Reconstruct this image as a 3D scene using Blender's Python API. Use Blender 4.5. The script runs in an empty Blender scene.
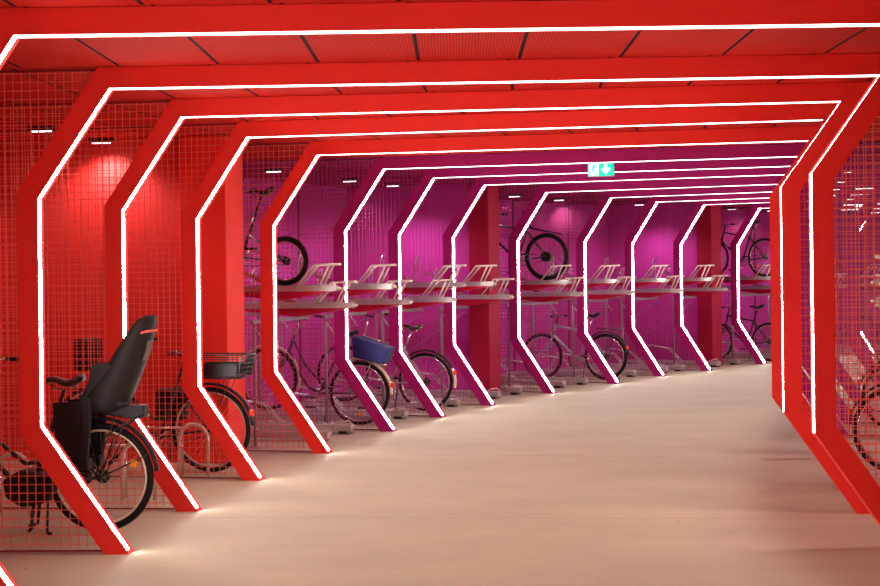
import bpy, math, random
from mathutils import Vector, Matrix
random.seed(7)
PI = math.pi
COL = bpy.context.scene.collection

# ------------------------------------------------------------------ materials
def mat(name, col, rough=.5, metal=0, spec=.5, noise=None, bump=None, emit=None):
    m = bpy.data.materials.new(name); m.use_nodes = True
    nt = m.node_tree; b = nt.nodes['Principled BSDF']
    b.inputs['Base Color'].default_value = (*col, 1)
    b.inputs['Roughness'].default_value = rough
    b.inputs['Metallic'].default_value = metal
    b.inputs['Specular IOR Level'].default_value = spec
    if emit:
        b.inputs['Emission Color'].default_value = (*emit[0], 1)
        b.inputs['Emission Strength'].default_value = emit[1]
    tc = nt.nodes.new('ShaderNodeTexCoord')
    if noise:
        sc, amt = noise
        n = nt.nodes.new('ShaderNodeTexNoise'); n.inputs['Scale'].default_value = sc
        n.inputs['Detail'].default_value = 5
        nt.links.new(tc.outputs['Object'], n.inputs['Vector'])
        mx = nt.nodes.new('ShaderNodeMix'); mx.data_type = 'RGBA'
        mx.inputs['A'].default_value = (*[c*(1-amt) for c in col], 1)
        mx.inputs['B'].default_value = (*[min(1, c*(1+amt)) for c in col], 1)
        nt.links.new(n.outputs['Fac'], mx.inputs['Factor'])
        nt.links.new(mx.outputs['Result'], b.inputs['Base Color'])
    if bump:
        sc, st = bump
        n = nt.nodes.new('ShaderNodeTexNoise'); n.inputs['Scale'].default_value = sc
        nt.links.new(tc.outputs['Object'], n.inputs['Vector'])
        bp = nt.nodes.new('ShaderNodeBump'); bp.inputs['Strength'].default_value = st
        bp.inputs['Distance'].default_value = .01
        nt.links.new(n.outputs['Fac'], bp.inputs['Height'])
        nt.links.new(bp.outputs['Normal'], b.inputs['Normal'])
    return m

RED = (.90, .042, .030)
PUR = (.46, .014, .20)
M = {}
M['red'] = mat('red_paint', RED, .5, spec=.2, noise=(3, .06))
M['redwall'] = mat('red_wall_paint', (.74, .03, .024), .55, noise=(2, .08))
M['purple'] = mat('purple_paint', (.42, .010, .16), .5, spec=.2, noise=(3, .06))
M['purplewall'] = mat('purple_wall_paint', (.62, .04, .38), .6, noise=(1.5, .1))
M['crimson'] = mat('crimson_column_paint', (.40, .009, .045), .55, spec=.2, noise=(2, .08))
M['redwire'] = mat('red_wire', (.88, .15, .11), .4)
M['purplewire'] = mat('purple_wire', (.48, .07, .20), .4)
M['reddark'] = mat('dark_red_edge', (.25, .01, .01), .5)
M['purpledark'] = mat('dark_purple_edge', (.16, .008, .03), .5)
M['steel'] = mat('galvanised_steel', (.62, .60, .58), .38, .75, noise=(30, .12))
M['steel2'] = mat('pale_steel_tube', (.72, .62, .52), .4, .35, noise=(30, .08))
M['greysteel'] = mat('dull_steel', (.30, .27, .27), .45, .5)
M['chrome'] = mat('chrome', (.75, .72, .70), .2, .95)
M['black'] = mat('black_plastic', (.010, .009, .009), .5, spec=.3, noise=(12, .2))
M['blackmetal'] = mat('black_metal', (.014, .013, .013), .35, noise=(9, .1))
M['rubber'] = mat('tyre_rubber', (.010, .008, .008), .8, spec=.2, bump=(90, .3))
M['tan_rubber'] = mat('gumwall_tyre', (.10, .055, .03), .7)
M['leather'] = mat('brown_leather', (.045, .018, .010), .3, noise=(15, .2))
M['cream'] = mat('cream_metal', (.75, .62, .44), .35)
M['greyframe'] = mat('grey_frame_paint', (.36, .36, .40), .35, .3)
M['darkpurpleframe'] = mat('dark_frame_paint', (.09, .03, .06), .35)
M['silverframe'] = mat('silver_frame_paint', (.5, .42, .38), .35, .4)
M['seatplastic'] = mat('charcoal_seat_plastic', (.012, .009, .008), .6, spec=.25, noise=(14, .15))
M['seatpad'] = mat('grey_seat_cushion', (.03, .026, .026), .8, spec=.2, bump=(60, .4))
M['blue'] = mat('blue_canvas', (.012, .010, .11), .75, noise=(20, .15))
M['amber'] = mat('amber_reflector', (.9, .30, .01), .25)
M['reflred'] = mat('red_reflector', (.75, .03, .01), .25)
M['yellow'] = mat('yellow_reflector', (.85, .62, .02), .3)
M['trayred'] = mat('crimson_tray_panel', (.50, .006, .035), .35)
M['basket'] = mat('black_basket_wire', (.02, .015, .013), .4)
M['led'] = mat('led_diffuser', (.9, .9, .9), .4, emit=((1, .94, .90), 42))
M['ledbeam'] = mat('led_diffuser_beam', (.9, .9, .9), .4, emit=((1, .93, .88), 5))
M['lampglow'] = mat('lamp_lens', (.8, .8, .8), .4, emit=((1, .75, .95), 4))
M['white'] = mat('white_sign_face', (.9, .95, .92), .4, emit=((.9, 1, .96), 1.3))
M['green'] = mat('green_sign_face', (.0, .55, .36), .4, emit=((0, .62, .40), .9))
M['signcase'] = mat('grey_sign_case', (.5, .5, .5), .4)

def floor_material():
    m = bpy.data.materials.new('polished_concrete'); m.use_nodes = True
    nt = m.node_tree; b = nt.nodes['Principled BSDF']; N = nt.nodes.new; L = nt.links.new
    tc = N('ShaderNodeTexCoord'); mp = N('ShaderNodeMapping'); mp.inputs['Scale'].default_value = (.6, .8, 1)
    L(tc.outputs['Object'], mp.inputs['Vector'])
    n1 = N('ShaderNodeTexNoise'); n1.inputs['Scale'].default_value = 1.3; n1.inputs['Detail'].default_value = 8; n1.inputs['Roughness'].default_value = .65
    L(mp.outputs['Vector'], n1.inputs['Vector'])
    r1 = N('ShaderNodeValToRGB'); r1.color_ramp.elements[0].position = .3; r1.color_ramp.elements[1].position = .72
    r1.color_ramp.elements[0].color = (.40, .335, .22, 1); r1.color_ramp.elements[1].color = (.53, .45, .31, 1)
    L(n1.outputs['Fac'], r1.inputs['Fac'])
    n2 = N('ShaderNodeTexNoise'); n2.inputs['Scale'].default_value = 40; n2.inputs['Detail'].default_value = 4
    L(tc.outputs['Object'], n2.inputs['Vector'])
    mx = N('ShaderNodeMix'); mx.data_type = 'RGBA'; mx.blend_type = 'MULTIPLY'; mx.inputs['Factor'].default_value = .22
    L(r1.outputs['Color'], mx.inputs['A']); L(n2.outputs['Color'], mx.inputs['B'])
    # speckles
    v = N('ShaderNodeTexVoronoi'); v.inputs['Scale'].default_value = 2.2
    L(tc.outputs['Object'], v.inputs['Vector'])
    lt = N('ShaderNodeMath'); lt.operation = 'LESS_THAN'; lt.inputs[1].default_value = .022
    L(v.outputs['Distance'], lt.inputs[0])
    m2 = N('ShaderNodeMix'); m2.data_type = 'RGBA'; m2.inputs['B'].default_value = (.12, .08, .06, 1)
    L(lt.outputs[0], m2.inputs['Factor']); L(mx.outputs['Result'], m2.inputs['A'])
    # joints across the floor, from the path coordinate in the UV map
    uv = N('ShaderNodeUVMap'); uv.uv_map = 'path'
    sp = N('ShaderNodeSeparateXYZ'); L(uv.outputs['UV'], sp.inputs[0])
    prev = m2
    for s0 in (1.85, 4.02, 7.1):
        sb = N('ShaderNodeMath'); sb.operation = 'SUBTRACT'; sb.inputs[1].default_value = s0; L(sp.outputs['Y'], sb.inputs[0])
        ab = N('ShaderNodeMath'); ab.operation = 'ABSOLUTE'; L(sb.outputs[0], ab.inputs[0])
        l2 = N('ShaderNodeMath'); l2.operation = 'LESS_THAN'; l2.inputs[1].default_value = .006; L(ab.outputs[0], l2.inputs[0])
        ml = N('ShaderNodeMath'); ml.operation = 'MULTIPLY'; L(l2.outputs[0], ml.inputs[0]); L(n1.outputs['Fac'], ml.inputs[1])
        m3 = N('ShaderNodeMix'); m3.data_type = 'RGBA'; m3.inputs['B'].default_value = (.20, .12, .09, 1)
        L(ml.outputs[0], m3.inputs['Factor']); L(prev.outputs['Result'], m3.inputs['A']); prev = m3
    L(prev.outputs['Result'], b.inputs['Base Color'])
    rr = N('ShaderNodeMapRange'); rr.inputs['To Min'].default_value = .52; rr.inputs['To Max'].default_value = .75
    L(n1.outputs['Fac'], rr.inputs['Value']); L(rr.outputs['Result'], b.inputs['Roughness'])
    b.inputs['Specular IOR Level'].default_value = .35
    return m
def ceiling_material(name, col, dark):
    m = bpy.data.materials.new(name); m.use_nodes = True
    nt = m.node_tree; b = nt.nodes['Principled BSDF']; N = nt.nodes.new; L = nt.links.new
    uv = N('ShaderNodeUVMap'); uv.uv_map = 'path'
    sp = N('ShaderNodeSeparateXYZ'); L(uv.outputs['UV'], sp.inputs[0])
    def stripe(src, period, width, off=0):
        a = N('ShaderNodeMath'); a.operation = 'ADD'; a.inputs[1].default_value = 100*period+off; L(src, a.inputs[0])
        d = N('ShaderNodeMath'); d.operation = 'DIVIDE'; d.inputs[1].default_value = period; L(a.outputs[0], d.inputs[0])
        f = N('ShaderNodeMath'); f.operation = 'FRACT'; L(d.outputs[0], f.inputs[0])
        l = N('ShaderNodeMath'); l.operation = 'LESS_THAN'; l.inputs[1].default_value = width/period; L(f.outputs[0], l.inputs[0])
        return l.outputs[0]
    slots = stripe(sp.outputs['X'], .0165, .0065)
    joint = stripe(sp.outputs['X'], .575, .020, .0)
    mx = N('ShaderNodeMix'); mx.data_type = 'RGBA'; mx.inputs['A'].default_value = (*col, 1); mx.inputs['B'].default_value = (*[c*.55 for c in col], 1)
    L(slots, mx.inputs['Factor'])
    m2 = N('ShaderNodeMix'); m2.data_type = 'RGBA'; m2.inputs['B'].default_value = (*dark, 1)
    L(joint, m2.inputs['Factor']); L(mx.outputs['Result'], m2.inputs['A'])
    L(m2.outputs['Result'], b.inputs['Base Color']); b.inputs['Roughness'].default_value = .8; b.inputs['Specular IOR Level'].default_value = .08
    return m
M['floor'] = floor_material()
M['ceilred'] = ceiling_material('red_slotted_ceiling', (.58, .016, .008), (.012, .002, .002))
M['ceilpur'] = ceiling_material('purple_slotted_ceiling', (.36, .012, .11), (.01, .002, .004))

# ------------------------------------------------------------------ mesh builder
class MB:
    def __init__(s): s.v = []; s.f = []; s.sm = []
    def add(s, vs, fs, smooth=False):
        o = len(s.v); s.v += [tuple(v) for v in vs]
        for f in fs: s.f.append([i+o for i in f]); s.sm.append(smooth)
        return s
    def box(s, c, d, R=None):
        hx, hy, hz = d[0]/2, d[1]/2, d[2]/2
        vs = [Vector((x, y, z)) for x in (-hx, hx) for y in (-hy, hy) for z in (-hz, hz)]
        if R: vs = [R @ v for v in vs]
        vs = [v+Vector(c) for v in vs]
        return s.add(vs, [(0, 1, 3, 2), (4, 6, 7, 5), (0, 4, 5, 1), (2, 3, 7, 6), (0, 2, 6, 4), (1, 5, 7, 3)])
    def tube(s, pts, r, n=8, closed=False, cap=True):
        pts = [Vector(p) for p in pts]; k = len(pts)
        rs = r if isinstance(r, (list, tuple)) else [r]*k
        rings = []; up = None
        for i, p in enumerate(pts):
            if closed: t = pts[(i+1) % k]-pts[i-1]
            else: t = pts[min(i+1, k-1)]-pts[max(i-1, 0)]
            t.normalize()
            if up is None:
                up = Vector((0, 0, 1)) if abs(t.z) < .9 else Vector((0, 1, 0))
            a = t.cross(up).normalized(); b = a.cross(t).normalized(); up = b
            rings.append([p+(a*math.cos(2*PI*j/n+PI/4)+b*math.sin(2*PI*j/n+PI/4))*rs[i] for j in range(n)])
        vs = [v for R_ in rings for v in R_]; fs = []
        for i in range(k if closed else k-1):
            for j in range(n):
                a0 = i*n+j; a1 = i*n+(j+1) % n; b0 = ((i+1) % k)*n+j; b1 = ((i+1) % k)*n+(j+1) % n
                fs.append((a0, b0, b1, a1))
        s.add(vs, fs, n > 4)
        if cap and not closed:
            o = len(s.v)-len(vs)
            s.f.append([o+j for j in range(n)]); s.sm.append(False)
            s.f.append([o+(k-1)*n+j for j in reversed(range(n))]); s.sm.append(False)
        return s
    def ring(s, c, R, r, n=48, m=8, a0=0, a1=2*PI, sy=1.0):   # torus in the xz plane
        full = abs(a1-a0-2*PI) < 1e-6
        k = n if full else n+1
        vs = []; fs = []
        for i in range(k):
            t = a0+(a1-a0)*i/n
            for j in range(m):
                q = 2*PI*j/m
                rr = R+r*math.cos(q)
                vs.append((c[0]+rr*math.cos(t), c[1]+r*sy*math.sin(q), c[2]+rr*math.sin(t)))
        for i in range(n):
            for j in range(m):
                i2 = (i+1) % k
                fs.append((i*m+j, i*m+(j+1) % m, i2*m+(j+1) % m, i2*m+j))
        return s.add(vs, fs, True)
    def cyl(s, p0, p1, r, n=16): return s.tube([p0, p1], r, n)
    def prism(s, poly, y0, y1):    # polygon in xz, extruded along y
        n = len(poly)
        vs = [(x, y0, z) for x, z in poly]+[(x, y1, z) for x, z in poly]
        fs = [list(range(n)), list(reversed(range(n, 2*n)))]
        for i in range(n): fs.append((i, i+n, (i+1) % n+n, (i+1) % n))
        return s.add(vs, fs)
    def mesh(s, name, m=None):
        me = bpy.data.meshes.new(name); me.from_pydata(s.v, [], s.f); 
        me.polygons.foreach_set('use_smooth', s.sm)
        import bmesh
        bm = bmesh.new(); bm.from_mesh(me); bmesh.ops.recalc_face_normals(bm, faces=bm.faces); bm.to_mesh(me); bm.free()
        if m: me.materials.append(M[m])
        return me
def obj(name, mb, m, parent=None, bevel=0):
    me = mb.mesh(name, m) if isinstance(mb, MB) else mb
    o = bpy.data.objects.new(name, me); COL.objects.link(o)
    if parent: o.parent = parent
    if bevel:
        md = o.modifiers.new('bevel', 'BEVEL'); md.width = bevel; md.segments = 2; md.limit_method = 'ANGLE'
    return o
def empty(name, loc=(0, 0, 0), rz=0):
    o = bpy.data.objects.new(name, None); COL.objects.link(o); o.location = loc; o.rotation_euler = (0, 0, rz)
    o.empty_display_size = .2
    return o
def tag(o, label=None, cat=None, group=None, kind=None):
    if label: o['label'] = label
    if cat: o['category'] = cat
    if group: o['group'] = group
    if kind: o['kind'] = kind
    return o
def copy_tree(o, parent=None):
    c = o.copy(); COL.objects.link(c); c.parent = parent
    for ch in list(o.children): copy_tree(ch, c)
    return c

# ------------------------------------------------------------------ the curved path of portals
T, WID = 2.70, 4.4155
CH = [(.079, 0), (-.4309, .7432), (-.4282, 2.066), (0, T), (WID, T), (4.026, 2.15), (4.0279, .6673), (4.4928, 0)]
FR = {-4: (-1.90, -1.5, 0), -3: (-1.90, 1.4, 0), -2: (-1.91, 3.4, 0), -1: (-1.91, 5.5, 0),
 0: (-1.909, 7.621, .4), 1: (-1.899, 9.767, 2.4), 2: (-1.753, 11.532, 6.5), 3: (-1.505, 13.259, 11.9),
 4: (-1.097, 15.257, 12.7), 5: (-.569, 17.351, 15.4), 6: (-.062, 19.01, 19.1), 7: (.552, 20.634, 22.6),
 8: (1.435, 22.671, 25.7), 9: (2.486, 24.488, 29.3), 10: (3.362, 26.134, 31.8), 11: (4.295, 27.429, 34.4),
 12: (5.531, 29.229, 37.8), 13: (6.90, 30.80, 40.5), 14: (8.20, 32.25, 43), 15: (9.50, 33.55, 45.5), 16: (11.0, 34.9, 48)}
KS = sorted(FR)
def path(s):
    i = max(min(int(math.floor(s)), KS[-1]-1), KS[0]); t = s-i
    a, b = FR[i], FR[i+1]
    return [a[k]+(b[k]-a[k])*t for k in range(3)]
def at(s, a, z=0, dy=0):
    X, Y, th = path(s); th = math.radians(th)
    return Vector((X+a*math.cos(th)+dy*math.sin(th), Y-a*math.sin(th)+dy*math.cos(th), z))
def rz(s): return -math.radians(path(s)[2])
LW, RW = -2.7, 7.1       # side walls, across the path
CEIL = 2.822

# ------------------------------------------------------------------ shell
PDIR = {0: .5, 1: 3.4, 2: 8.8}
PPH = {0: -.05, 1: .0, 2: .0}
def strip(name, a0, a1, z0, z1, s0, s1, m, flip=False, thick=.1):
    """a slab following the path; floor/ceiling when z0==z1, wall when a0==a1"""
    ns = int(round((s1-s0)*8)); ss = [s0+(s1-s0)*i/ns for i in range(ns+1)]
    me = bpy.data.meshes.new(name); vs = []; fs = []; uvs = []
    dist = 0; D = []
    for i, s in enumerate(ss):
        D.append(s)
        if a0 != a1: quad = [(a0+(a1-a0)*j/6, z0) for j in range(7)]+[(a1+(a0-a1)*j/6, z0+thick) for j in range(7)]
        else: quad = [(a0, z0), (a0+thick, z0), (a0+thick, z1), (a0, z1)]
        for a, z in quad: vs.append(tuple(at(s, a, z))); uvs.append((a, s))
    n = len(ss); q = len(quad)
    for i in range(n-1):
        for j in range(q):
            fs.append((q*i+j, q*i+(j+1) % q, q*(i+1)+(j+1) % q, q*(i+1)+j))
    fs.append(tuple(range(q))); fs.append(tuple(q*(n-1)+j for j in reversed(range(q))))
    me.from_pydata(vs, [], fs)
    ul = me.uv_layers.new(name='path')
    for lp in me.loops: ul.data[lp.index].uv = uvs[lp.vertex_index]
    if name == 'ceiling':      # panels run straight within each bay
        for pl in me.polygons:
            k = int(math.floor(sum(uvs[v][1] for v in pl.vertices)/len(pl.vertices)-1e-6))
            k = max(k, KS[0]); th = math.radians(PDIR.get(k, path(k+.5)[2])); X, Y, _ = FR[k]
            for li in pl.loop_indices:
                v = vs[me.loops[li].vertex_index]
                ul.data[li].uv = ((v[0]-X)*math.cos(th)-(v[1]-Y)*math.sin(th)+PPH.get(k, 0), v[1])
    import bmesh
    bm = bmesh.new(); bm.from_mesh(me); bmesh.ops.recalc_face_normals(bm, faces=bm.faces); bm.to_mesh(me); bm.free()
    me.materials.append(M[m])
    o = obj(name, me, None); o['kind'] = 'structure'
    return o
S0, S1 = -4, 16
strip('floor', LW-.1, RW+.1, -.1, -.1, S0, S1, 'floor')
strip('ceiling', LW-.1, RW+.1, CEIL, CEIL, S0, 4.97, 'ceilred')
strip('ceiling', LW-.1, RW+.1, CEIL, CEIL, 4.97, S1, 'ceilpur')
strip('wall_left', LW, LW, 0, CEIL, S0, 3.6, 'redwall', thick=-.1)
strip('wall_left', LW, LW, 0, CEIL, 3.6, S1, 'purplewall', thick=-.1)
strip('wall_right', RW, RW, 0, CEIL, S0, 4, 'redwall')
strip('wall_right', RW, RW, 0, CEIL, 4, S1, 'purplewall')
def cross_wall(name, s, a0, a1, m, dy=0, th=.1):
    X, Y, _ = path(s); e = MB(); e.box(((a0+a1)/2, dy, CEIL/2), (a1-a0, th, CEIL))
    o = obj(name, e, m); o.location = (X, Y, 0); o.rotation_euler.z = rz(s); o['kind'] = 'structure'
    return o
cross_wall('wall_back', S0, LW, RW, 'redwall', -.06)
cross_wall('wall_front', S1, LW, RW, 'purplewall', .06)
# partition walls ending in a square column
for k, (ar, al, y0, y1, wm, lab) in {4: (-.55, -.98, -.9, -.45, 'redwall', 'square bright red column between the third and fourth left portal legs'),
        8: (-.5, -.79, -.78, -.42, 'purplewall', 'square crimson column in mid picture, left of the raised bicycle wheel'),
        12: (-.5, -.79, -.78, -.42, 'purplewall', 'square crimson column at the far end of the purple bays'),
        16: (-.5, -.79, -.78, -.42, 'purplewall', None)}.items():
    if k == 16: continue
    X, Y, _ = path(k)
    cross_wall('wall_partition', k, LW, al, wm, (y0+y1)/2 if k != 4 else -.8, .1)
    b = MB(); b.box(((ar+al)/2, (y0+y1)/2, CEIL/2), (ar-al, y1-y0, CEIL))
    o = obj('square_column', b, 'red' if k == 4 else 'crimson', bevel=.012)
    o.location = (X, Y, 0); o.rotation_euler.z = rz(k)
    tag(o, lab, 'column')

# ------------------------------------------------------------------ portals
BW, BD = .12, .13
def offset_chain(ch, d):
    out = []
    n = len(ch)
    lines = []
    for i in range(n-1):
        p, q = Vector(ch[i]), Vector(ch[i+1]); t = (q-p).normalized(); nrm = Vector((-t.y, t.x))
        lines.append((p+nrm*d, t))
    def isect(l1, l2):
        p, t = l1; q, u = l2; den = t.x*u.y-t.y*u.x
        w = q-p; k = (w.x*u.y-w.y*u.x)/den
        return p+t*k
    fl = (Vector((0, 0)), Vector((1, 0)))
    out.append(isect(lines[0], fl))
    for i in range(n-2): out.append(isect(lines[i], lines[i+1]))
    out.append(isect(lines[-1], fl))
    return [(v.x, v.y) for v in out]
OUT = offset_chain(CH, BW)
INN = offset_chain(CH, -.0002)
INX = offset_chain(CH, .001)
for C_ in (INX, INN):      # the strip stops a little above the floor
    C_[0] = tuple(C_[0][i]+(C_[1][i]-C_[0][i])*.03 for i in (0, 1))
def band(A, B, i0, i1, y0, y1):
    return MB().prism([A[i] for i in range(i0, i1+1)]+[B[i] for i in range(i1, i0-1, -1)], y0, y1)
def portal_meshes(paint):
    return dict(lp=band(CH, OUT, 0, 3, 0, BD).mesh('post', paint), bm=band(CH, OUT, 3, 4, 0, BD).mesh('beam', paint),
        rp=band(CH, OUT, 4, 7, 0, BD).mesh('post', paint),
        ll=band(INX, INN, 0, 3, .012, .072).mesh('led_strip', 'led'), lb=band(INX, INN, 3, 4, .012, .098).mesh('led_strip', 'ledbeam'),
        lr=band(INX, INN, 5, 6, .016, .075).mesh('led_strip', 'led'), ld=band(INX, INN, 4, 5, .012, .019).mesh('led_strip', 'led'))
PM = {c: portal_meshes(c) for c in ('red', 'purple')}
ordn = ['first', 'second', 'third', 'fourth', 'fifth', 'sixth', 'seventh', 'eighth', 'ninth', 'tenth', 'eleventh', 'twelfth']
PL = {-3: 'red chevron light portal standing beside the viewer, out of the picture',
 -2: 'red chevron light portal two portals before the nearest one in view',
 -1: 'red chevron light portal just before the nearest one in view',
 0: 'nearest red light portal, its lit beam crossing the very top of the picture',
 1: 'large red light portal whose left leg stands before the bicycle and child seat',
 2: 'red light portal just behind the child-seat bicycle, left leg beside its rear wheel',
 3: 'red light portal whose left leg crosses the basket bicycle rear wheel',
 4: 'last red light portal, farthest of the red ones, next to the first purple portal',
 5: 'nearest purple light portal, crossing the wheel below the blue basket bag',
 6: 'second purple light portal, right of the blue basket bag',
 7: 'third purple light portal, just before the square crimson column in mid picture',
 8: 'fourth purple light portal, its left leg just left of the raised bicycle wheel',
 9: 'fifth purple light portal, crossing the grey bicycle on the floor',
 10: 'sixth purple light portal, just right of the grey bicycle on the floor',
 11: 'seventh purple light portal, left of the far crimson column',
 12: 'eighth purple light portal, last one seen left of the right-hand red posts',
 13: 'purple light portal glimpsed through the narrow gap between the right-hand red posts',
 14: 'purple light portal glimpsed through the right-hand red mesh below the far exit sign',
 15: 'farthest purple light portal beyond the right edge of the picture'}
for k in range(-3, 16):
    c = 'red' if k <= 4 else 'purple'; m = PM[c]; X, Y, _ = path(k)
    t = empty('light_portal', (X, Y, 0), rz(k)); tag(t, PL[k], 'portal', 'row of chevron light portals')
    p = obj('post', m['lp'], None, t); obj('led_strip', m['ll'], None, p)
    p = obj('beam', m['bm'], None, t); obj('led_strip', m['lb'], None, p)
    p = obj('post', m['rp'], None, t); obj('led_strip', m['lr'], None, p); obj('led_strip', m['ld'], None, p)

# ------------------------------------------------------------------ welded mesh panels, in the plane of each portal
PITCH, WR = .05, .0031
TOPZ = T+BW
def chain_a(out, h):        # a on an outer chain at height h
    for (a0, h0), (a1, h1) in zip(out, out[1:]):
        lo, hi = min(h0, h1), max(h0, h1)
        if lo-1e-6 <= h <= hi+1e-6 and hi > lo: return a0+(a1-a0)*(h-h0)/(h1-h0)
    return None
LO = OUT[0:4]; RO = OUT[4:8]
def spans(out, x, side):
    res = []; cur = None; n = 280
    for i in range(n+1):
        h = .03+(TOPZ-.04)*i/n; a = chain_a(out, min(h, TOPZ-1e-4))
        ok = (x < a-.004) if side < 0 else (x > a+.004)
        if ok and cur is None: cur = h
        if not ok and cur is not None: res.append((cur, h)); cur = None
    if cur is not None: res.append((cur, TOPZ-.01))
    return [r for r in res if r[1]-r[0] > .02]
def mesh_panel(side, wire, edge):
    b = MB(); y = BD*.5
    far = LW+.12 if side < 0 else RW-.12
    out = LO if side < 0 else RO
    near = -.02 if side < 0 else 4.1
    n = int(abs(far-near)/PITCH)+1
    for i in range(n+1):
        x = far+PITCH*i if side < 0 else far-PITCH*i
        for h0, h1 in spans(out, x, side): b.tube([(x, y, h0), (x, y, h1)], WR, 4)
    h = .05
    while h < TOPZ-.02:
        a = chain_a(out, h)
        b.tube([(far, y+.006, h), (a, y+.006, h)], WR, 4); h += PITCH
    e = MB()
    ab = chain_a(out, .02)
    e.box(((far+ab)/2, y+.003, .012), (abs(far-ab), .012, .010))
    at_ = chain_a(out, TOPZ-.02)
    e.box(((far+at_)/2, y+.003, TOPZ-.008), (abs(far-at_), .012, .010))
    e.box((far, y+.003, TOPZ/2), (.025, .025, TOPZ))
    return b.mesh('wire_grid', wire), e.mesh('edge_bar', edge)
MP = {(sd, c): mesh_panel(sd, c+'wire', c+'dark') for sd in (-1, 1) for c in ('red', 'purple')}
where = {0: 'the nearest red portal at the picture edge', 1: 'the portal before the child-seat bicycle', 2: 'the portal behind the child-seat bicycle',
 3: 'the red portal crossing the basket bicycle', 4: 'the last red portal', 5: 'the nearest purple portal', 6: 'the second purple portal',
 7: 'the third purple portal', 8: 'the fourth purple portal', 9: 'the fifth purple portal', 10: 'the sixth purple portal', 11: 'the seventh purple portal',
 12: 'the eighth purple portal', 13: 'the portal glimpsed between the right posts', 14: 'the portal below the far exit sign'}
for k in range(0, 15):
    c = 'red' if k <= 4 else 'purple'; X, Y, _ = path(k)
    for sd in (-1, 1):
        if sd > 0 and k in (3, 4): continue
        t = empty('mesh_screen', (X, Y, 0), rz(k))
        tag(t, f"{c} wire mesh screen on the {'left' if sd<0 else 'right'} of {where[k]}", 'mesh screen', 'wire mesh screens between the bicycle bays')
        a, b = MP[(sd, c)]
        obj('wire_grid', a, None, t); obj('edge_bar', b, None, t)

# ------------------------------------------------------------------ small ceiling lamps in the left bays
def lamp_mesh():
    a = MB(); a.box((0, 0, -.02), (.20, .08, .04)); c = MB(); c.box((0, 0, -.043), (.16, .03, .008))
    return a.mesh('housing', 'blackmetal'), c.mesh('lens', 'lampglow')
LH, LL = lamp_mesh()
lampwhere = {0: 'over the bay at the left picture edge', 1: 'over the child-seat bicycle bay', 2: 'over the bay behind the child-seat bicycle', 3: 'over the basket bicycle bay', 4: 'over the first purple bay', 5: 'over the bay with the blue basket bag',
 6: 'over the bay left of the third purple portal', 7: 'over the bay of the middle crimson column', 8: 'over the raised bicycle wheel', 9: 'over the grey bicycle', 10: 'over the bay right of the grey bicycle', 11: 'over the bay of the far crimson column', 12: 'over the black bicycles at the far end', 13: 'over the bay glimpsed between the right posts', 14: 'over the bay below the far exit sign'}
for k in range(0, 15):
    s = {2: 2.9, 3: 3.5, 6: 6.8, 7: 7.4, 8: 8.6, 9: 9.1, 10: 9.95, 11: 11.4, 12: 12.9}.get(k, k+.6)
    p = at(s, -1.65, CEIL)
    t = empty('ceiling_lamp', p, rz(s)); tag(t, 'small slim ceiling lamp '+lampwhere[k], 'ceiling lamp', 'slim lamps over the left bays')
    h = obj('housing', LH, None, t); obj('lens', LL, None, t)
    ld = bpy.data.lights.new('bay_lamp', 'SPOT'); ld.energy = {0: 6, 1: 8, 2: 12, 3: 60}.get(k, 55)
    ld.spot_size = math.radians(140); ld.spot_blend = .7; ld.shadow_soft_size = .08
    ld.color = (1, .80, .78) if k < 4 else (1, .72, .92)
    lo = bpy.data.objects.new('bay_lamp', ld); COL.objects.link(lo); lo.parent = t; lo.location = (0, 0, -.07)
# right bays
for k in (1, 4, 7, 10, 13):
    p = at(k+.5, 6.0, CEIL)
    t = empty('ceiling_lamp', p, rz(k+.5)); tag(t, 'small slim ceiling lamp over the right-hand bays, '+ordn[k//3]+' from the front', 'ceiling lamp', 'slim lamps over the right bays')
    obj('housing', LH, None, t); obj('lens', LL, None, t)
    ld = bpy.data.lights.new('bay_lamp', 'SPOT'); ld.energy = 90
    ld.spot_size = math.radians(125); ld.spot_blend = .55; ld.shadow_soft_size = .06; ld.color = (1, .75, .85)
    lo = bpy.data.objects.new('bay_lamp', ld); COL.objects.link(lo); lo.parent = t; lo.location = (0, 0, -.07)

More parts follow.
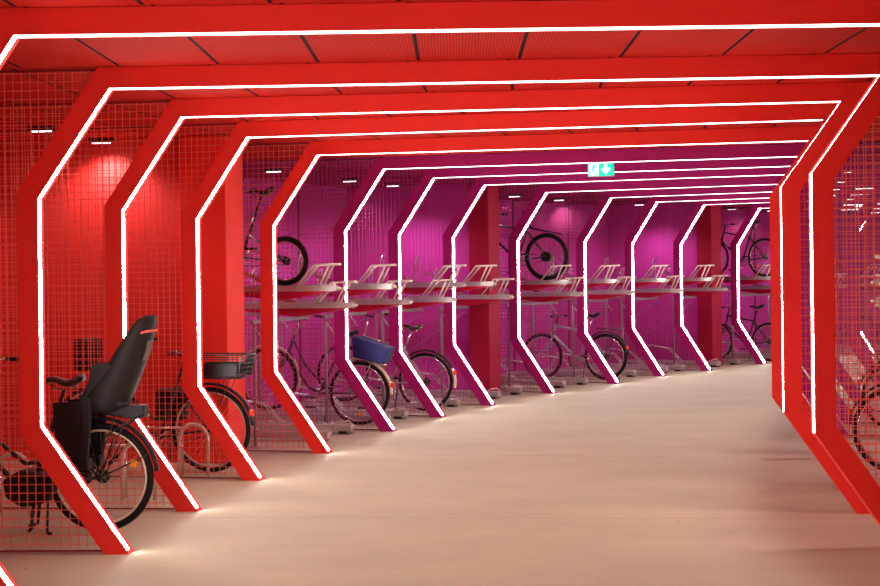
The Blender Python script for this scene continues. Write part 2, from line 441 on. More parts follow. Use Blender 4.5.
# ------------------------------------------------------------------ exit signs
def exit_sign(s, a, zc, label):
    p = at(s, a, 0); t = empty('exit_sign', (p.x, p.y, zc), rz(s)); tag(t, label, 'exit sign')
    w, h = .265, .14
    c = MB(); c.box((0, .02, 0), (w+.012, .035, h+.012)); obj('case', c, 'signcase', t)
    f = MB(); f.box((0, .0, 0), (w, .008, h)); g = obj('green_face', f, 'green', t)
    f = MB(); f.box((-.072, -.005, 0), (.10, .006, h-.016)); wp = obj('white_panel', f, 'white', t)
    # running figure, green on the white panel
    q = MB(); y0, y1 = -.012, -.0085
    q.prism([(-.066+.011*math.cos(i*PI/5), .047+.011*math.sin(i*PI/5)) for i in range(10)], y0, y1)
    for a_, b_, r in (((-.07, .034), (-.078, -.002), .010), ((-.074, .03), (-.052, .018), .005), ((-.052, .018), (-.043, .03), .005),
                     ((-.074, .03), (-.092, .022), .005), ((-.092, .022), (-.098, .004), .005), ((-.078, 0), (-.058, -.018), .007),
                     ((-.058, -.018), (-.062, -.05), .006), ((-.080, 0), (-.088, -.03), .007), ((-.088, -.03), (-.108, -.036), .006)):
        A, B = Vector(a_), Vector(b_); d = (B-A).normalized(); n = Vector((-d.y, d.x))*r; A -= d*r*.5; B += d*r*.5
        q.prism([tuple(A+n), tuple(B+n), tuple(B-n), tuple(A-n)], y0, y1)
    q.prism([(-.115, -.05), (-.098, -.05), (-.098, -.055), (-.115, -.055)], y0, y1)
    obj('running_figure', q, 'green', t)
    r = MB(); cx = .055
    r.prism([(cx-.014, .052), (cx+.014, .052), (cx+.014, -.008), (cx+.038, .014), (cx+.045, -.006), (cx, -.054), (cx-.045, -.006), (cx-.038, .014), (cx-.014, -.008)], -.010, -.0035)
    obj('down_arrow', r, 'white', t)
    st = MB(); 
    for x in (-.1, .1): st.box((x, .02, h/2+(CEIL-zc-h/2)/2), (.008, .008, CEIL-zc-h/2))
    obj('hanger', st, 'signcase', t)
exit_sign(5.52, 2.09, 2.685, 'green and white exit sign with down arrow hung in mid tunnel')
exit_sign(12.9, 1.0, 2.75, 'far green and white exit sign seen through the right-hand red mesh')

# ------------------------------------------------------------------ bicycles
def wheel_parts(parent, x, R, tyre_r=.02, tyre='rubber', rim='chrome', spoke='steel', cog=False, z=None, nsp=24):
    z = R if z is None else z
    c = (x, 0, z)
    w = obj('wheel', MB().ring(c, R-tyre_r*2.1, .009, 48, 6, sy=1.3), rim, parent)
    obj('tyre', MB().ring(c, R-tyre_r, tyre_r, 56, 8), tyre, w)
    sp = MB()
    for i in range(nsp):
        t = 2*PI*i/nsp; sg = .025 if i % 2 else -.025; t2 = t+(.35 if (i//2) % 2 else -.35)
        sp.tube([(x+.02*math.cos(t2), sg, z+.02*math.sin(t2)), (x+(R-tyre_r*2)*math.cos(t), 0, z+(R-tyre_r*2)*math.sin(t))], .0011, 3, cap=False)
    obj('spokes', sp, spoke, w)
    hb = MB().cyl((x, -.055, z), (x, .055, z), .018, 12)
    if cog:
        hb.cyl((x, -.045, z), (x, -.032, z), .045, 16)
    obj('hub', hb, 'blackmetal' if cog else 'chrome', w)
    return w
def arc(c, R, a0, a1, n=14, y=0): return [(c[0]+R*math.cos(a0+(a1-a0)*i/n), y, c[1]+R*math.sin(a0+(a1-a0)*i/n)) for i in range(n+1)]
def fender(parent, x, z, R, a0, a1, m, w=.028):
    b = MB(); n = 20; vs = []; fs = []
    for i in range(n+1):
        t = a0+(a1-a0)*i/n
        for (dr, yy) in ((.0, -w), (.016, -w*.6), (.02, 0), (.016, w*.6), (0, w), (.012, w*.55), (.015, 0), (.012, -w*.55)):
            vs.append((x+(R+dr)*math.cos(t), yy, z+(R+dr)*math.sin(t)))
    k = 8
    for i in range(n):
        for j in range(k): fs.append((i*k+j, i*k+(j+1) % k, (i+1)*k+(j+1) % k, (i+1)*k+j))
    fs.append(tuple(range(k))); fs.append(tuple(n*k+j for j in reversed(range(k))))
    b.add(vs, fs, True)
    return obj('mudguard', b, m, parent)
def saddle(parent, x, z, m, L=.27):
    # lofted saddle: nose forward (+x)
    b = MB(); vs = []; fs = []; n = 10; k = 10
    for i in range(n+1):
        u = i/n; xx = x-L*.5+L*u
        w = .075*(1-u)**.8*(.72 if i == 0 else 1)+.02 if u > 0 else .055
        w = max(.018, w*(1.05 if .05 < u < .3 else 1))
        zz = z+.015*(2*u-1)**2+.012*math.cos(u*9)
        th = .028*(1-.35*u)
        for j in range(k):
            q = 2*PI*j/k
            vs.append((xx, w*math.cos(q), zz+th*math.sin(q)))
    for i in range(n):
        for j in range(k): fs.append((i*k+j, i*k+(j+1) % k, (i+1)*k+(j+1) % k, (i+1)*k+j))
    fs.append(tuple(range(k))); fs.append(tuple(n*k+j for j in reversed(range(k))))
    b.add(vs, fs, True); s = obj('saddle', b, m, parent)
    r = MB()
    for sy in (-.02, .02): r.tube([(x-L*.35, sy, z-.02), (x-L*.2, sy, z-.05), (x+L*.15, sy, z-.05), (x+L*.3, sy, z-.015)], .004, 6)
    obj('saddle_rails', r, 'chrome', s)
    return s
def basket(parent, x0, x1, z0, z1, wid, m, name='basket', flare=.03, solidrim=True):
    b = MB(); r = .0028
    def rect(z, e): return [(x0-e, -wid-e, z), (x1+e, -wid-e, z), (x1+e, wid+e, z), (x0-e, wid+e, z)]
    nz = 5
    for i in range(nz+1):
        u = i/nz; p = rect(z0+(z1-z0)*u, flare*u); p.append(p[0])
        b.tube(p, r*(2 if i in (0, nz) else 1), 5)
    nx = 12
    for i in range(nx+1):
        u = i/nx; xx = x0+(x1-x0)*u
        for sy in (-1, 1):
            b.tube([(xx, sy*wid, z0), (xx+(u-.5)*2*flare, sy*(wid+flare), z1)], r, 4)
        b.tube([(xx, -wid, z0), (xx, wid, z0)], r, 4)
    for i in range(7):
        yy = -wid+2*wid*i/6
        b.tube([(x0, yy, z0), (x0-flare, yy*1.1, z1)], r, 4); b.tube([(x1, yy, z0), (x1+flare, yy*1.1, z1)], r, 4)
    return obj(name, b, m, parent)
def carrier(parent, z, x0=-.28, x1=.12, hub=.345, m='blackmetal'):
    b = MB()
    for sy in (-.06, .06):
        b.tube([(x1, sy, z), (x0, sy, z)], .006, 6)
        b.tube([(-.02, sy, hub), (-.10, sy, z)], .004, 5); b.tube([(-.02, sy, hub), (-.2, sy, z)], .004, 5)
    for i in range(5): b.tube([(x0+(x1-x0)*i/4, -.06, z), (x0+(x1-x0)*i/4, .06, z)], .005, 5)
    b.tube([(0, 0, z), (x0, 0, z)], .005, 5)
    return obj('carrier', b, m, parent)
def bicycle(label, style='step', R=.345, fm='blackmetal', sad='black', mud=None, rack=True, bars='up', rim='chrome', sh=.97,
            tyre='rubber', tyre_r=.02, stand=True, front_mud=None, wb=1.07, case=False, nsp=24, lamp=True):
    t = empty('bicycle'); tag(t, label, 'bicycle')
    BB = (.45, .285); sc_top = (.29, .74)
    ht0, ht1 = (wb-.20, .66), (wb-.245, .84)
    f = MB(); q = lambda p, y=0: (p[0], y, p[1])
    f.tube([q(BB), q(sc_top)], .016, 8)
    f.tube([q(ht0), q(ht1)], .02, 8)
    f.cyl((BB[0], -.035, BB[1]), (BB[0], .035, BB[1]), .022, 12)
    if style == 'step':
        f.tube([q((ht0[0]-.005, ht0[1]+.02)), q((.70, .44)), q((.58, .32)), q(BB)], .019, 8)
        f.tube([q((ht1[0], ht1[1]-.04)), q((.66, .56)), q((.50, .43)), q((.39, .44))], .015, 8)
    elif style == 'fold':
        f.tube([q(ht0), q((.62, .40)), q(BB)], .026, 8)
    else:
        f.tube([q(ht0), q(BB)], .026 if style == 'bold' else .018, 8)
        f.tube([q((ht1[0], ht1[1]-.03)), q((.305, .715))], .018 if style == 'bold' else .015, 8)
    for sy in (-.05, .05):
        f.tube([(BB[0]-.02, sy*.5, BB[1]), (0, sy, R)], .009, 6)
        if style == 'fold': f.tube([(.36, sy*.3, .5), (0, sy, R)], .008, 6)
        else: f.tube([(.30, sy*.3, .70), (0, sy, R)], .008, 6)
    obj('frame', f, fm, t)
    fk = MB()
    for sy in (-.045, .045):
        fk.tube([(ht0[0]+.005, sy*.8, ht0[1]-.02), (wb-.13, sy, ht0[1]-.15), (wb-.03, sy, R+.08), (wb, sy, R)], [.012, .012, .009, .008], 6)
    fk.cyl((ht0[0]+.003, -.045, ht0[1]-.015), (ht0[0]+.003, .045, ht0[1]-.015), .013, 8)
    obj('fork', fk, fm, t)
    wheel_parts(t, 0, R, tyre_r, tyre, rim, cog=True, nsp=nsp); wheel_parts(t, wb, R, tyre_r, tyre, rim, nsp=nsp)
    # seat
    d = Vector((sc_top[0]-BB[0], sc_top[1]-BB[1])).normalized(); sp_top = Vector(sc_top)+d*((sh-.05-sc_top[1])/d.y)
    obj('seatpost', MB().tube([q(sc_top), q(sp_top)], .0125, 8), 'chrome' if fm != 'blackmetal' else 'blackmetal', t)
    saddle(t, sp_top.x+.01, sh, sad)
    # stem and handlebar
    hb = MB(); top = (ht1[0]-.035, 1.02 if bars != 'flat' else .95)
    hb.tube([q(ht1), q(top)], .013, 8)
    if bars == 'up':
        hb.tube([(top[0]-.18, -.29, top[1]+.06), (top[0]-.05, -.26, top[1]+.07), (top[0]+.05, -.12, top[1]+.02), (top[0]+.03, 0, top[1]),
                 (top[0]+.05, .12, top[1]+.02), (top[0]-.05, .26, top[1]+.07), (top[0]-.18, .29, top[1]+.06)], .011, 8)
        ge = [((top[0]-.07, s*.265, top[1]+.068), (top[0]-.19, s*.29, top[1]+.06)) for s in (-1, 1)]
    else:
        hb.tube([(top[0]-.03, -.30, top[1]+.015), (top[0]+.03, -.1, top[1]+.01), (top[0]+.03, .1, top[1]+.01), (top[0]-.03, .30, top[1]+.015)], .011, 8)
        ge = [((top[0]-.012, s*.19, top[1]+.012), (top[0]-.033, s*.31, top[1]+.015)) for s in (-1, 1)]
    h = obj('handlebar', hb, 'blackmetal' if bars == 'flat' else 'chrome', t)
    for a_, b_ in ge: obj('grip', MB().cyl(a_, b_, .017, 10), 'black', h)
    # crank
    cr = MB(); cr.cyl((BB[0], -.06, BB[1]), (BB[0], .06, BB[1]), .012, 10)
    cr.ring((BB[0], -.05, BB[1]), .085, .006, 28, 6)
    for i in range(5): cr.tube([(BB[0], -.05, BB[1]), (BB[0]+.085*math.cos(i*1.257), -.05, BB[1]+.085*math.sin(i*1.257))], .007, 5)
    for s, an in ((-1, -.5), (1, PI-.5)):
        cr.tube([(BB[0], s*.06, BB[1]), (BB[0]+.17*math.cos(an), s*.075, BB[1]+.17*math.sin(an))], .010, 6)
    c = obj('crank', cr, 'chrome', t)
    for s, an in ((-1, -.5), (1, PI-.5)):
        px, pz = BB[0]+.17*math.cos(an), BB[1]+.17*math.sin(an)
        obj('pedal', MB().box((px, s*.125, pz), (.09, .085, .025)), 'black', c)
    if case:
        b = MB(); P = [(.09, R-.045), (.07, R), (.10, R+.05), (.45, .285+.105), (.53, .34), (.545, .27), (.5, .20), (.42, .18)]
        b.prism(P, -.075, -.035); obj('chain_guard', b, 'black', t, bevel=.008)
    else:
        ch = MB(); ch.tube([(0, -.042, R+.04), (BB[0], -.05, BB[1]+.085)], .004, 5); ch.tube([(0, -.042, R-.04), (BB[0], -.05, BB[1]-.085)], .004, 5)
        obj('chain', ch, 'blackmetal', t)
    if mud:
        fender(t, 0, R, R+.018, math.radians(-5)+PI-PI, PI*.93+0, mud) if False else fender(t, 0, R, R+.018, math.radians(40), math.radians(174), mud)
    if front_mud: fender(t, wb, R, R+.018, math.radians(40), math.radians(190), front_mud)
    if rack: carrier(t, R*2+.075, hub=R)
    if lamp:
        obj('rear_light', MB().box((-.362, 0, R+.14), (.035, .05, .05)), 'reflred', t, bevel=.006) if mud else None
    if stand:
        k = MB()
        k.tube([(.33, .05, .26), (.30, .16, .012)], .009, 6); k.tube([(.30, .16, .012), (.27, .17, .008)], .012, 6)
        obj('kickstand', k, 'blackmetal', t)
    return t
def reflector(t, x, z, m='amber', y=-.03, r=.022):
    b = MB(); b.tube([(x, y-.004, z), (x, y+.004, z)], r, 10); b2 = obj('spoke_reflector', b, m, t)
    return b2
def place(t, s, a, z=0, pitch=0, turn=0, right=False):
    """rear hub contact at across-position a; forward points away from the aisle"""
    p = at(s, a, z); t.location = p
    base = rz(s)+(PI if not right else 0)
    t.rotation_euler = (Matrix.Rotation(base+turn, 3, 'Z') @ Matrix.Rotation(-pitch, 3, 'Y')).to_euler()
    return t

# 1: the bicycle with the child seat
b1 = bicycle('black bicycle carrying a child seat, behind the large red portal at lower left', 'step', .345, 'blackmetal', 'leather', 'black', rack=False,
             rim='cream', sh=.95, tyre_r=.023, case=True, front_mud='black', nsp=24, lamp=False)
def pxl(x, y): return ((101-x)/157.0, 1.585-(y-281)/157.0)
lv = [((158, 316), (153, 315)), ((157.5, 322), (145, 320)), ((155, 333), (136, 333)), ((151, 348), (127, 347)), ((146, 362), (117, 362)),
      ((141, 376), (106, 376)), ((135, 390), (97, 388)), ((130, 400), (92, 396)), ((124, 408), (92, 404)), ((116, 411), (98, 410))]
wd = [.075, .115, .14, .15, .155, .16, .165, .165, .16, .14]
vs = []; fs = []
for i, ((bp, fp), w) in enumerate(zip(lv, wd)):
    bx, bz = pxl(*bp); fx, fz = pxl(*fp); th = .022
    def P(u, y): return (bx+(fx-bx)*u, y, bz+(fz-bz)*u)
    wf = w*.96
    vs += [P(1, -wf), P(.45, -w), P(.06, -w*.72), P(0, 0), P(.06, w*.72), P(.45, w), P(1, wf),
           P(1, wf-th), P(.45, w-th*1.1), P(.2, w*.65), P(.15, 0), P(.2, -w*.65), P(.45, -w+th*1.1), P(1, -wf+th)]
k = 14
for i in range(len(lv)-1):
    for j in range(k): fs.append((i*k+j, i*k+(j+1) % k, (i+1)*k+(j+1) % k, (i+1)*k+j))
fs.append(tuple(range(k))); fs.append(tuple((len(lv)-1)*k+j for j in reversed(range(k))))
cs = empty('child_seat'); tag(cs, 'tall charcoal plastic child seat on the black bicycle at lower left', 'child seat')
obj('seat_shell', MB().add(vs, fs, True), 'seatplastic', cs)
pd = MB(); x0, z0 = pxl(118, 401); pd.box((x0+.03, 0, z0), (.20, .25, .05)); obj('seat_cushion', pd, 'seatpad', cs, bevel=.018)
bx = MB(); P = [pxl(*p) for p in ((128, 350), (140, 356), (130, 392), (98, 399), (96, 382), (110, 366))]
bx.prism(P, -.05, .05); obj('back_cushion', bx, 'seatpad', cs, bevel=.01)
# tray-like side guards and lower base
sd = MB(); P = [pxl(*p) for p in ((101, 364), (114, 360), (122, 364), (108, 380), (95, 397), (91, 392), (98, 378))]
sd.prism(P, -.16, -.135); obj('side_guard', sd, 'seatplastic', cs, bevel=.008)
sd = MB(); sd.prism(P, .135, .16); obj('side_guard', sd, 'seatplastic', cs, bevel=.008)
for sg in (-1, 1):
    lg = MB(); P = [pxl(*p) for p in ((88, 391), (101, 396), (100, 412), (98, 440), (95, 462), (86, 467), (76, 465), (82, 452), (89, 440), (90, 412))]
    lg.prism(P, sg*.15-.02, sg*.15+.02); o = obj('leg_shell', lg, 'seatplastic', cs, bevel=.012)
    ft = MB(); P = [pxl(*p) for p in ((60, 400), (89, 399), (91, 448), (85, 462), (68, 462), (62, 440))]
    ft.prism(P, sg*.135-.008, sg*.135+.008); obj('foot_guard', ft, 'black', cs, bevel=.006)
    st = MB(); P = [pxl(*p) for p in ((80, 455), (96, 455), (97, 466), (76, 467))]
    st.prism(P, sg*.12-.05, sg*.12+.05); obj('footrest', st, 'seatplastic', cs, bevel=.008)
# bracket holding the seat: bow from seat tube
br = MB(); 
for sg in (-.05, .05): br.tube([(.27, sg*.4, .66), (.18, sg, .74), (.02, sg, .79), (-.05, sg, .80)], .007, 8)
obj('mounting_bow', br, 'blackmetal', cs)
fl = MB(); P = [pxl(*p) for p in ((152, 340), (149, 352), (146, 360), (143, 358), (147, 342))]
fl.prism([(x-.012, z) for x, z in P], -.06, .06); obj('back_patch', fl, 'leather', cs)
rf = MB(); P = [pxl(*p) for p in ((150, 331), (156, 329.5), (155.5, 332), (149, 333.5))]; rf.prism(P, -.122, .122); obj('strap', rf, 'reflred', cs)
# chunky carrier with light
cg = MB(); P = [pxl(*p) for p in ((104, 405), (149, 404), (148, 416), (140, 418), (106, 413))]
cg.prism(P, -.055, .055); ca = obj('carrier', cg, 'black', b1, bevel=.01)
cw = MB()
for sy in (-.065, .065):
    cw.tube([(.02, sy, .345), (-.12, sy, .74)], .005, 6); cw.tube([(.0, sy, .345), (-.20, sy, .73)], .005, 6); cw.tube([(-.04, sy, .60), (-.30, sy, .76)], .005, 6)
    cw.tube([(0, sy*.7, .345), (-.335, sy*.5, .50)], .0035, 5)
obj('carrier_struts', cw, 'blackmetal', b1)
obj('carrier_reflector', MB().box((-.296, -.05, .735), (.012, .02, .012)), 'yellow', ca)
reflector(b1, -.205, .43, r=.024)
# battery / drivetrain mass and double kick stand
bt = MB(); bt.prism([(.30, .36), (.50, .40), (.62, .33), (.60, .22), (.50, .16), (.36, .18), (.28, .26)], -.10, .10); obj('motor_case', bt, 'black', b1, bevel=.02)
kk = MB()
for sy in (-.1, .1): kk.tube([(.42, sy*.5, .22), (.47 if sy < 0 else .42, sy*1.2, .03), (.53 if sy < 0 else .44, sy*1.3, .012)], .013, 8)
obj('double_stand', kk, 'blackmetal', b1)
place(b1, 1.50, -.335, turn=math.radians(-3)); cs.location = b1.location; cs.rotation_euler = b1.rotation_euler

# 2: basket bicycle
b2 = bicycle('black bicycle with a dark wire basket over its rear wheel, beside the bright red column', 'step', .35, 'blackmetal', 'leather', 'black', rim='steel', rack=True, case=False, nsp=28)
bk = basket(b2, -.30, .10, .79, .97, .13, 'basket', 'rear_basket', .035)
pb = MB(); pb.box((-.1, -.155, .85), (.40, .012, .10)); 
pb.prism([(-.32, .90), (-.335, .985), (-.25, .93), (-.20, .81), (-.30, .79)], -.17, -.155); pb.box((-.1, .155, .85), (.40, .012, .10)); obj('basket_side', pb, 'black', bk)
fb = MB(); fb.box((1.10, 0, .97), (.16, .26, .27)); obj('front_bag', fb, 'black', b2, bevel=.03)
sbx = MB(); sbx.box((.40, -.13, .55), (.28, .10, .26)); obj('side_bag', sbx, 'black', b2, bevel=.03)
place(b2, 3.27, -.52, turn=math.radians(-3))
# 3: lady bike with blue basket bag
b3 = bicycle('step-through bicycle with a blue basket bag and pale mudguards, behind the nearest purple portal', 'step', .345, 'darkpurpleframe', 'black', 'cream', front_mud='cream', nsp=20, rack=False)
b3c = MB(); [b3c.tube([(0, y, .345), (-.12, y*1.5, .70), (.1, y*1.5, .70)], .005, 6) for y in (-.05, .05)]; b3c.tube([(-.27, 0, .69), (.1, 0, .69)], .008, 6); obj('carrier', b3c, 'chrome', b3)
bl = MB(); P = [(-.27, .70), (.08, .73), (.12, .93), (.10, .96), (-.31, .88)]
bl.prism(P, -.13, .13); bo = obj('basket_bag', bl, 'blue', b3, bevel=.02)
sbd = MB(); sbd.tube([(.11, -.135, .90), (.0, -.137, .84), (-.15, -.137, .80), (-.29, -.135, .79)], .006, 6); obj('strap', sbd, 'cream', bo)
reflector(b3, -.02, .12)
place(b3, 5.42, -.60, pitch=math.radians(8))
# 4: bike with brown saddle
b4 = bicycle('silver bicycle with a brown saddle between the second and third purple portals', 'diamond', .345, 'silverframe', 'leather', 'black', nsp=20, rack=False)
fender(b4, 0, .345, .37, math.radians(150), math.radians(185), 'cream')
place(b4, 6.5, -.49, pitch=math.radians(5))
# 5: grey bold frame on floor
b5 = bicycle('grey sporty bicycle with thick down tube on the floor behind the fifth purple portal', 'bold', .35, 'greyframe', 'black', 'black', bars='flat', nsp=20, tyre_r=.025)
place(b5, 9.42, -.43)
# 6: far black bicycle on floor
b6 = bicycle('black bicycle on the floor at the far end, below another black bicycle', 'diamond', .345, 'blackmetal', 'black', None, bars='flat', nsp=20, rack=False)
place(b6, 12.5, -.42)
HI, LOW = 1.50, 1.325
# upper tier
u1 = bicycle(tyre_r=.026, label='small-wheeled folding bicycle parked in the upper rack beside the last red portal', style='fold', R=.245, fm='blackmetal', sad='black', mud=None, bars='up', rack=False, stand=False, sh=.93, nsp=20, wb=1.0)
fb = MB(); fb.box((.95, 0, .52), (.24, .22, .30)); obj('front_bag', fb, 'black', u1, bevel=.03)
place(u1, 4.55, -.735, HI+.015)
u2 = bicycle('black bicycle raised in the upper rack in mid picture, with a long mudguard', 'diamond', .335, 'blackmetal', 'black', None, bars='flat', rack=False, stand=False, nsp=16, rim='blackmetal', tyre_r=.027)
mg = MB(); mg.tube([(.30, 0, .80), (.22, 0, .74), (.05, 0, .705), (-.22, 0, .655), (-.26, 0, .64)], [.02, .018, .012, .009, .006], 6); obj('clip_mudguard', mg, 'black', u2)
obj('hub_motor', MB().cyl((0, -.05, .335), (0, .05, .335), .07, 18), 'black', u2)
place(u2, 8.52, -.53, HI+.015)
u3 = bicycle('black bicycle raised in the upper rack at the far end', 'diamond', .345, 'blackmetal', 'black', None, bars='flat', rack=False, stand=False, nsp=20)
place(u3, 12.45, -.42, HI+.015)
reflector(u3, .15, .2)
# right-hand bays
r1 = bicycle('black bicycle behind the right-hand red mesh, nearest on that side', 'step', .345, 'blackmetal', 'black', 'black', nsp=20)
place(r1, 3.5, 4.98, right=True)
r2 = bicycle('dark bicycle behind the right-hand red mesh, the farther of the two there', 'diamond', .345, 'darkpurpleframe', 'black', 'black', nsp=20)
place(r2, 5.5, 5.05, right=True)
r3 = bicycle('black bicycle on the floor far off, glimpsed through the right-hand red mesh', 'step', .345, 'blackmetal', 'black', 'black', nsp=20)
place(r3, 14.4, -.6)

# ------------------------------------------------------------------ two-tier rack
def tray_proto(label):
    t = empty('rack_tray'); tag(t, label, 'rack tray')
    # local: +x toward the aisle, tip at x=0, top surface z=0
    r = MB(); L = 1.9
    r.box((-L/2-.03, 0, -.035), (L, .10, .012)); r.box((-L/2-.03, -.052, -.012), (L, .008, .058)); r.box((-L/2-.03, .052, -.012), (L, .008, .058))
    obj('channel', r, 'steel', t)
    w = MB(); w.prism([(-.06, -.042), (-1.25, -.042), (-1.22, -.06), (-.62, -.125), (-.52, -.115)], -.045, .045); obj('underside_panel', w, 'trayred', t)
    h = MB()
    for sy in (-.075, .075):
        h.tube([(-.44, sy*.8, -.005), (-.24, sy, .215), (-.02, sy, .22)], .011, 8)
        h.tube([(-.085, sy, .218), (-.20, sy*.8, -.005)], .010, 8)
    h.cyl((-.02, -.075, .22), (-.02, .075, .22), .011); h.cyl((-.24, -.075, .215), (-.24, .075, .215), .009)
    obj('pull_frame', h, 'steel2', t)
    g = MB(); g.tube([(-.13, 0, -.018), (-.02, 0, -.018)], .020, 8); e = obj('grip', g, 'black', t)
    c = MB(); c.tube([(-.03, -.05, -.012), (.0, 0, -.014), (-.03, .05, -.012)], .014, 8); obj('end_cap', c, 'steel2', t)
    # toothed ramp and wheel clip at the back of the tray
    m = MB(); m.prism([(-.62, .0), (-.66, .03), (-.98, .16), (-1.0, .14), (-.68, -.02)], -.018, .018)
    for i in range(6): m.box((-.68-.05*i, 0, .055+.02*i), (.02, .05, .014))
    obj('wheel_ramp', m, 'chrome', t)
    hp = MB(); hp.tube([(-1.12, -.05, 0), (-1.10, -.05, .30), (-1.08, -.03, .36), (-1.08, .03, .36), (-1.10, .05, .30), (-1.12, .05, 0)], .007, 6)
    obj('wheel_hoop', hp, 'steel', t)
    return t
bayname = {4: 'the first purple bay', 5: 'the bay with the blue basket bag', 6: 'the bay of the brown-saddled bicycle', 7: 'the bay of the middle crimson column', 8: 'the bay of the raised bicycle wheel',
 9: 'the bay of the grey bicycle', 10: 'the bay right of the grey bicycle', 11: 'the bay of the far crimson column', 12: 'the far bay of the two black bicycles', 13: 'the bay glimpsed between the right posts', 14: 'the bay below the far exit sign'}
pairs = {4: (.55, .80), 5: (.50, .82), 6: (.86, .66), 7: (.36, .63), 8: (.52, .73), 9: (.37, .72), 10: (.44, .75), 11: (.32, .57), 12: (.45, .72), 13: (.45, .72), 14: (.45, .72)}
proto = tray_proto('x'); first = True
def put_tray(s, a, z, label, group, right=False):
    global first
    o = proto if first else copy_tree(proto); first = False
    o.location = at(s, a, z); o.rotation_euler = (0, 0, rz(s)+(PI if right else 0)); o['label'] = label; o['group'] = group
for k, (f1, f2) in pairs.items():
    put_tray(k+f1, -.17, HI, 'higher steel rack tray in '+bayname[k], 'upper-tier rack trays')
    put_tray(k+f2, -.17, LOW, 'lower steel rack tray in '+bayname[k], 'upper-tier rack trays')
for k in (3, 4, 5, 6):
    put_tray(k+.4, 4.85, HI, f'higher pull-out rack tray behind the right-hand mesh, in its {ordn[k-3]} bay from the front', 'right-hand rack trays', True)
    put_tray(k+.75, 4.85, LOW, f'lower pull-out rack tray behind the right-hand mesh, in its {ordn[k-3]} bay from the front', 'right-hand rack trays', True)
# the stands that carry the trays
def stand(s0, s1, a, label, group, sgn=1):
    t = empty('rack_stand', at((s0+s1)/2, 0)); tag(t, label, 'rack stand', group)
    inv = t.location.copy()
    def loc(s, a_, z): return at(s, a_, z)-inv
    for s in (s0, s1):
        for d in ((.0, 1.3) if s == s0 else (1.3,)):
            b = MB(); b.tube([loc(s, a-sgn*d, 0), loc(s, a-sgn*d, LOW-.14)], .016, 8); obj('upright', b, 'greysteel', t)
            b = MB(); c = loc(s, a-sgn*d, .006); b.box(c, (.12, .12, .012), Matrix.Rotation(rz(s), 3, 'Z')); obj('foot_plate', b, 'steel', t)
    for d in (.0, 1.3):
        b = MB(); b.tube([loc(s0-.03, a-sgn*d, LOW-.14), loc(s1+.03, a-sgn*d, LOW-.14)], .022, 4); obj('cross_beam', b, 'greysteel', t)
        b = MB()
        b.tube([loc(s0, a-sgn*d, LOW-.2), loc(s0, a-sgn*(d-.12), LOW-.36)], .01, 6); obj('bracket', b, 'steel', t)
    b = MB(); b.tube([loc(s1, a, LOW-.2), loc(s1, a-sgn*1.3, .3)], .004, 6); obj('diagonal_brace', b, 'greysteel', t)
for k in range(4, 15):
    hi = .80 if k not in (7, 11) else .5
    stand(k+.2, k+.88 if k not in (7, 11) else k+.55, -.78, 'steel rack stand carrying the trays in '+bayname[k], 'left rack stands')
for k in (3, 4, 5, 6):
    stand(k+.15, k+.9, 5.5, f'steel rack stand behind the right-hand mesh, {ordn[k-3]} from the front', 'right rack stands', -1)
# floor channels
def floor_channel(label):
    t = empty('floor_channel'); tag(t, label, 'floor rack')
    b = MB(); L = 1.8
    b.box((-L/2, 0, .055), (L, .11, .05)); 
    b.box((-L/2, -.055, .082), (L, .01, .03)); b.box((-L/2, .055, .082), (L, .01, .03)); obj('channel', b, 'steel', t, bevel=.004)
    for x in (-.08, -1.0, -1.7): f = MB(); f.box((x, 0, .015), (.09, .15, .03)); obj('foot', f, 'blackmetal', t)
    h = MB(); h.tube([(-.20, -.06, .03), (-.12, -.065, .12), (-.02, -.065, .14), (.04, -.065, .09), (.02, -.065, .03), (-.03, -.065, .02)], .006, 8); obj('lock_loop', h, 'steel2', t)
    g = MB()
    for sy in (-.04, .04): g.tube([(-.75, sy, .10), (-.95, sy, .30), (-1.35, sy, .36), (-1.5, sy, .10)], .008, 6)
    obj('wheel_guide', g, 'steel', t)
    return t
fp = floor_channel('x'); ff = True
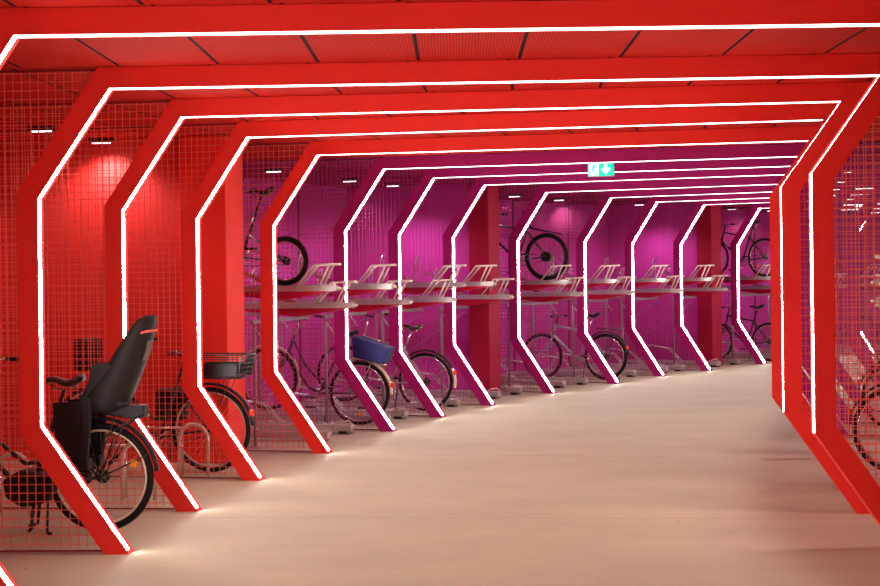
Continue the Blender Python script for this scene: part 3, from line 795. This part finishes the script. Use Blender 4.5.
for k in range(4, 15):
    for j, fr in enumerate((.52, .87)):
        o = fp if ff else copy_tree(fp); ff = False
        o.location = at(k+fr, -.28); o.rotation_euler = (0, 0, rz(k+fr))
        o['label'] = ('nearer' if j == 0 else 'farther')+' steel floor channel in '+bayname[k]; o['group'] = 'floor wheel channels'
# hoops in the red bays
def hoop(s, a, label):
    t = empty('bicycle_hoop', at(s, a), rz(s)); tag(t, label, 'bicycle stand', 'low hoops in the red bays')
    b = MB(); pts = [(-.18, 0, 0), (-.18, 0, .30)]+[(-.06-.12*math.cos(i*PI/8), 0, .30+.12*math.sin(i*PI/8)) for i in range(1, 8)]+[(.06, 0, .30), (.06, 0, 0)]
    b.tube(pts, .016, 8); obj('hoop', b, 'steel2', t)
    r = MB(); r.tube([(-.9, .12, .38), (-.15, .12, .38)], .012, 6); 
    for x in (-.88, -.2): r.tube([(x, .12, 0), (x, .12, .38)], .010, 6)
    obj('rail', r, 'chrome', t)
hoop(2.35, -.48, 'pale steel hoop stand behind the second red leg, beside the child-seat bicycle wheel')
hoop(3.12, -.50, 'pale steel hoop stand inside the basket bicycle rear wheel, by the bright red column')
hoop(1.9, -1.1, 'steel hoop stand beside the crank of the child-seat bicycle')

# ------------------------------------------------------------------ world, camera, view
w = bpy.data.worlds.new('dim_ambient'); bpy.context.scene.world = w; w.use_nodes = True
w.node_tree.nodes['Background'].inputs[0].default_value = (.3, .2, .2, 1); w.node_tree.nodes['Background'].inputs[1].default_value = .05
cam = bpy.data.cameras.new('camera'); co = bpy.data.objects.new('camera', cam); COL.objects.link(co)
cam.sensor_width = 36; cam.lens = 36*1688.06/880; cam.clip_end = 200; cam.clip_start = .05
pitch, roll = .0096, .0126
R = Matrix.Rotation(PI/2-pitch, 3, 'X') @ Matrix.Rotation(-roll, 3, 'Z')
co.matrix_world = Matrix.Translation((0, 0, 1.585)) @ R.to_4x4()
sc = bpy.context.scene; sc.camera = co
sc.view_settings.view_transform = 'Standard'; sc.view_settings.look = 'None'; sc.view_settings.gamma = 1
sc.view_settings.exposure = .38; sc.view_settings.use_curve_mapping = False
sc.cycles.use_denoising = True
sc.cycles.sample_clamp_indirect = 8
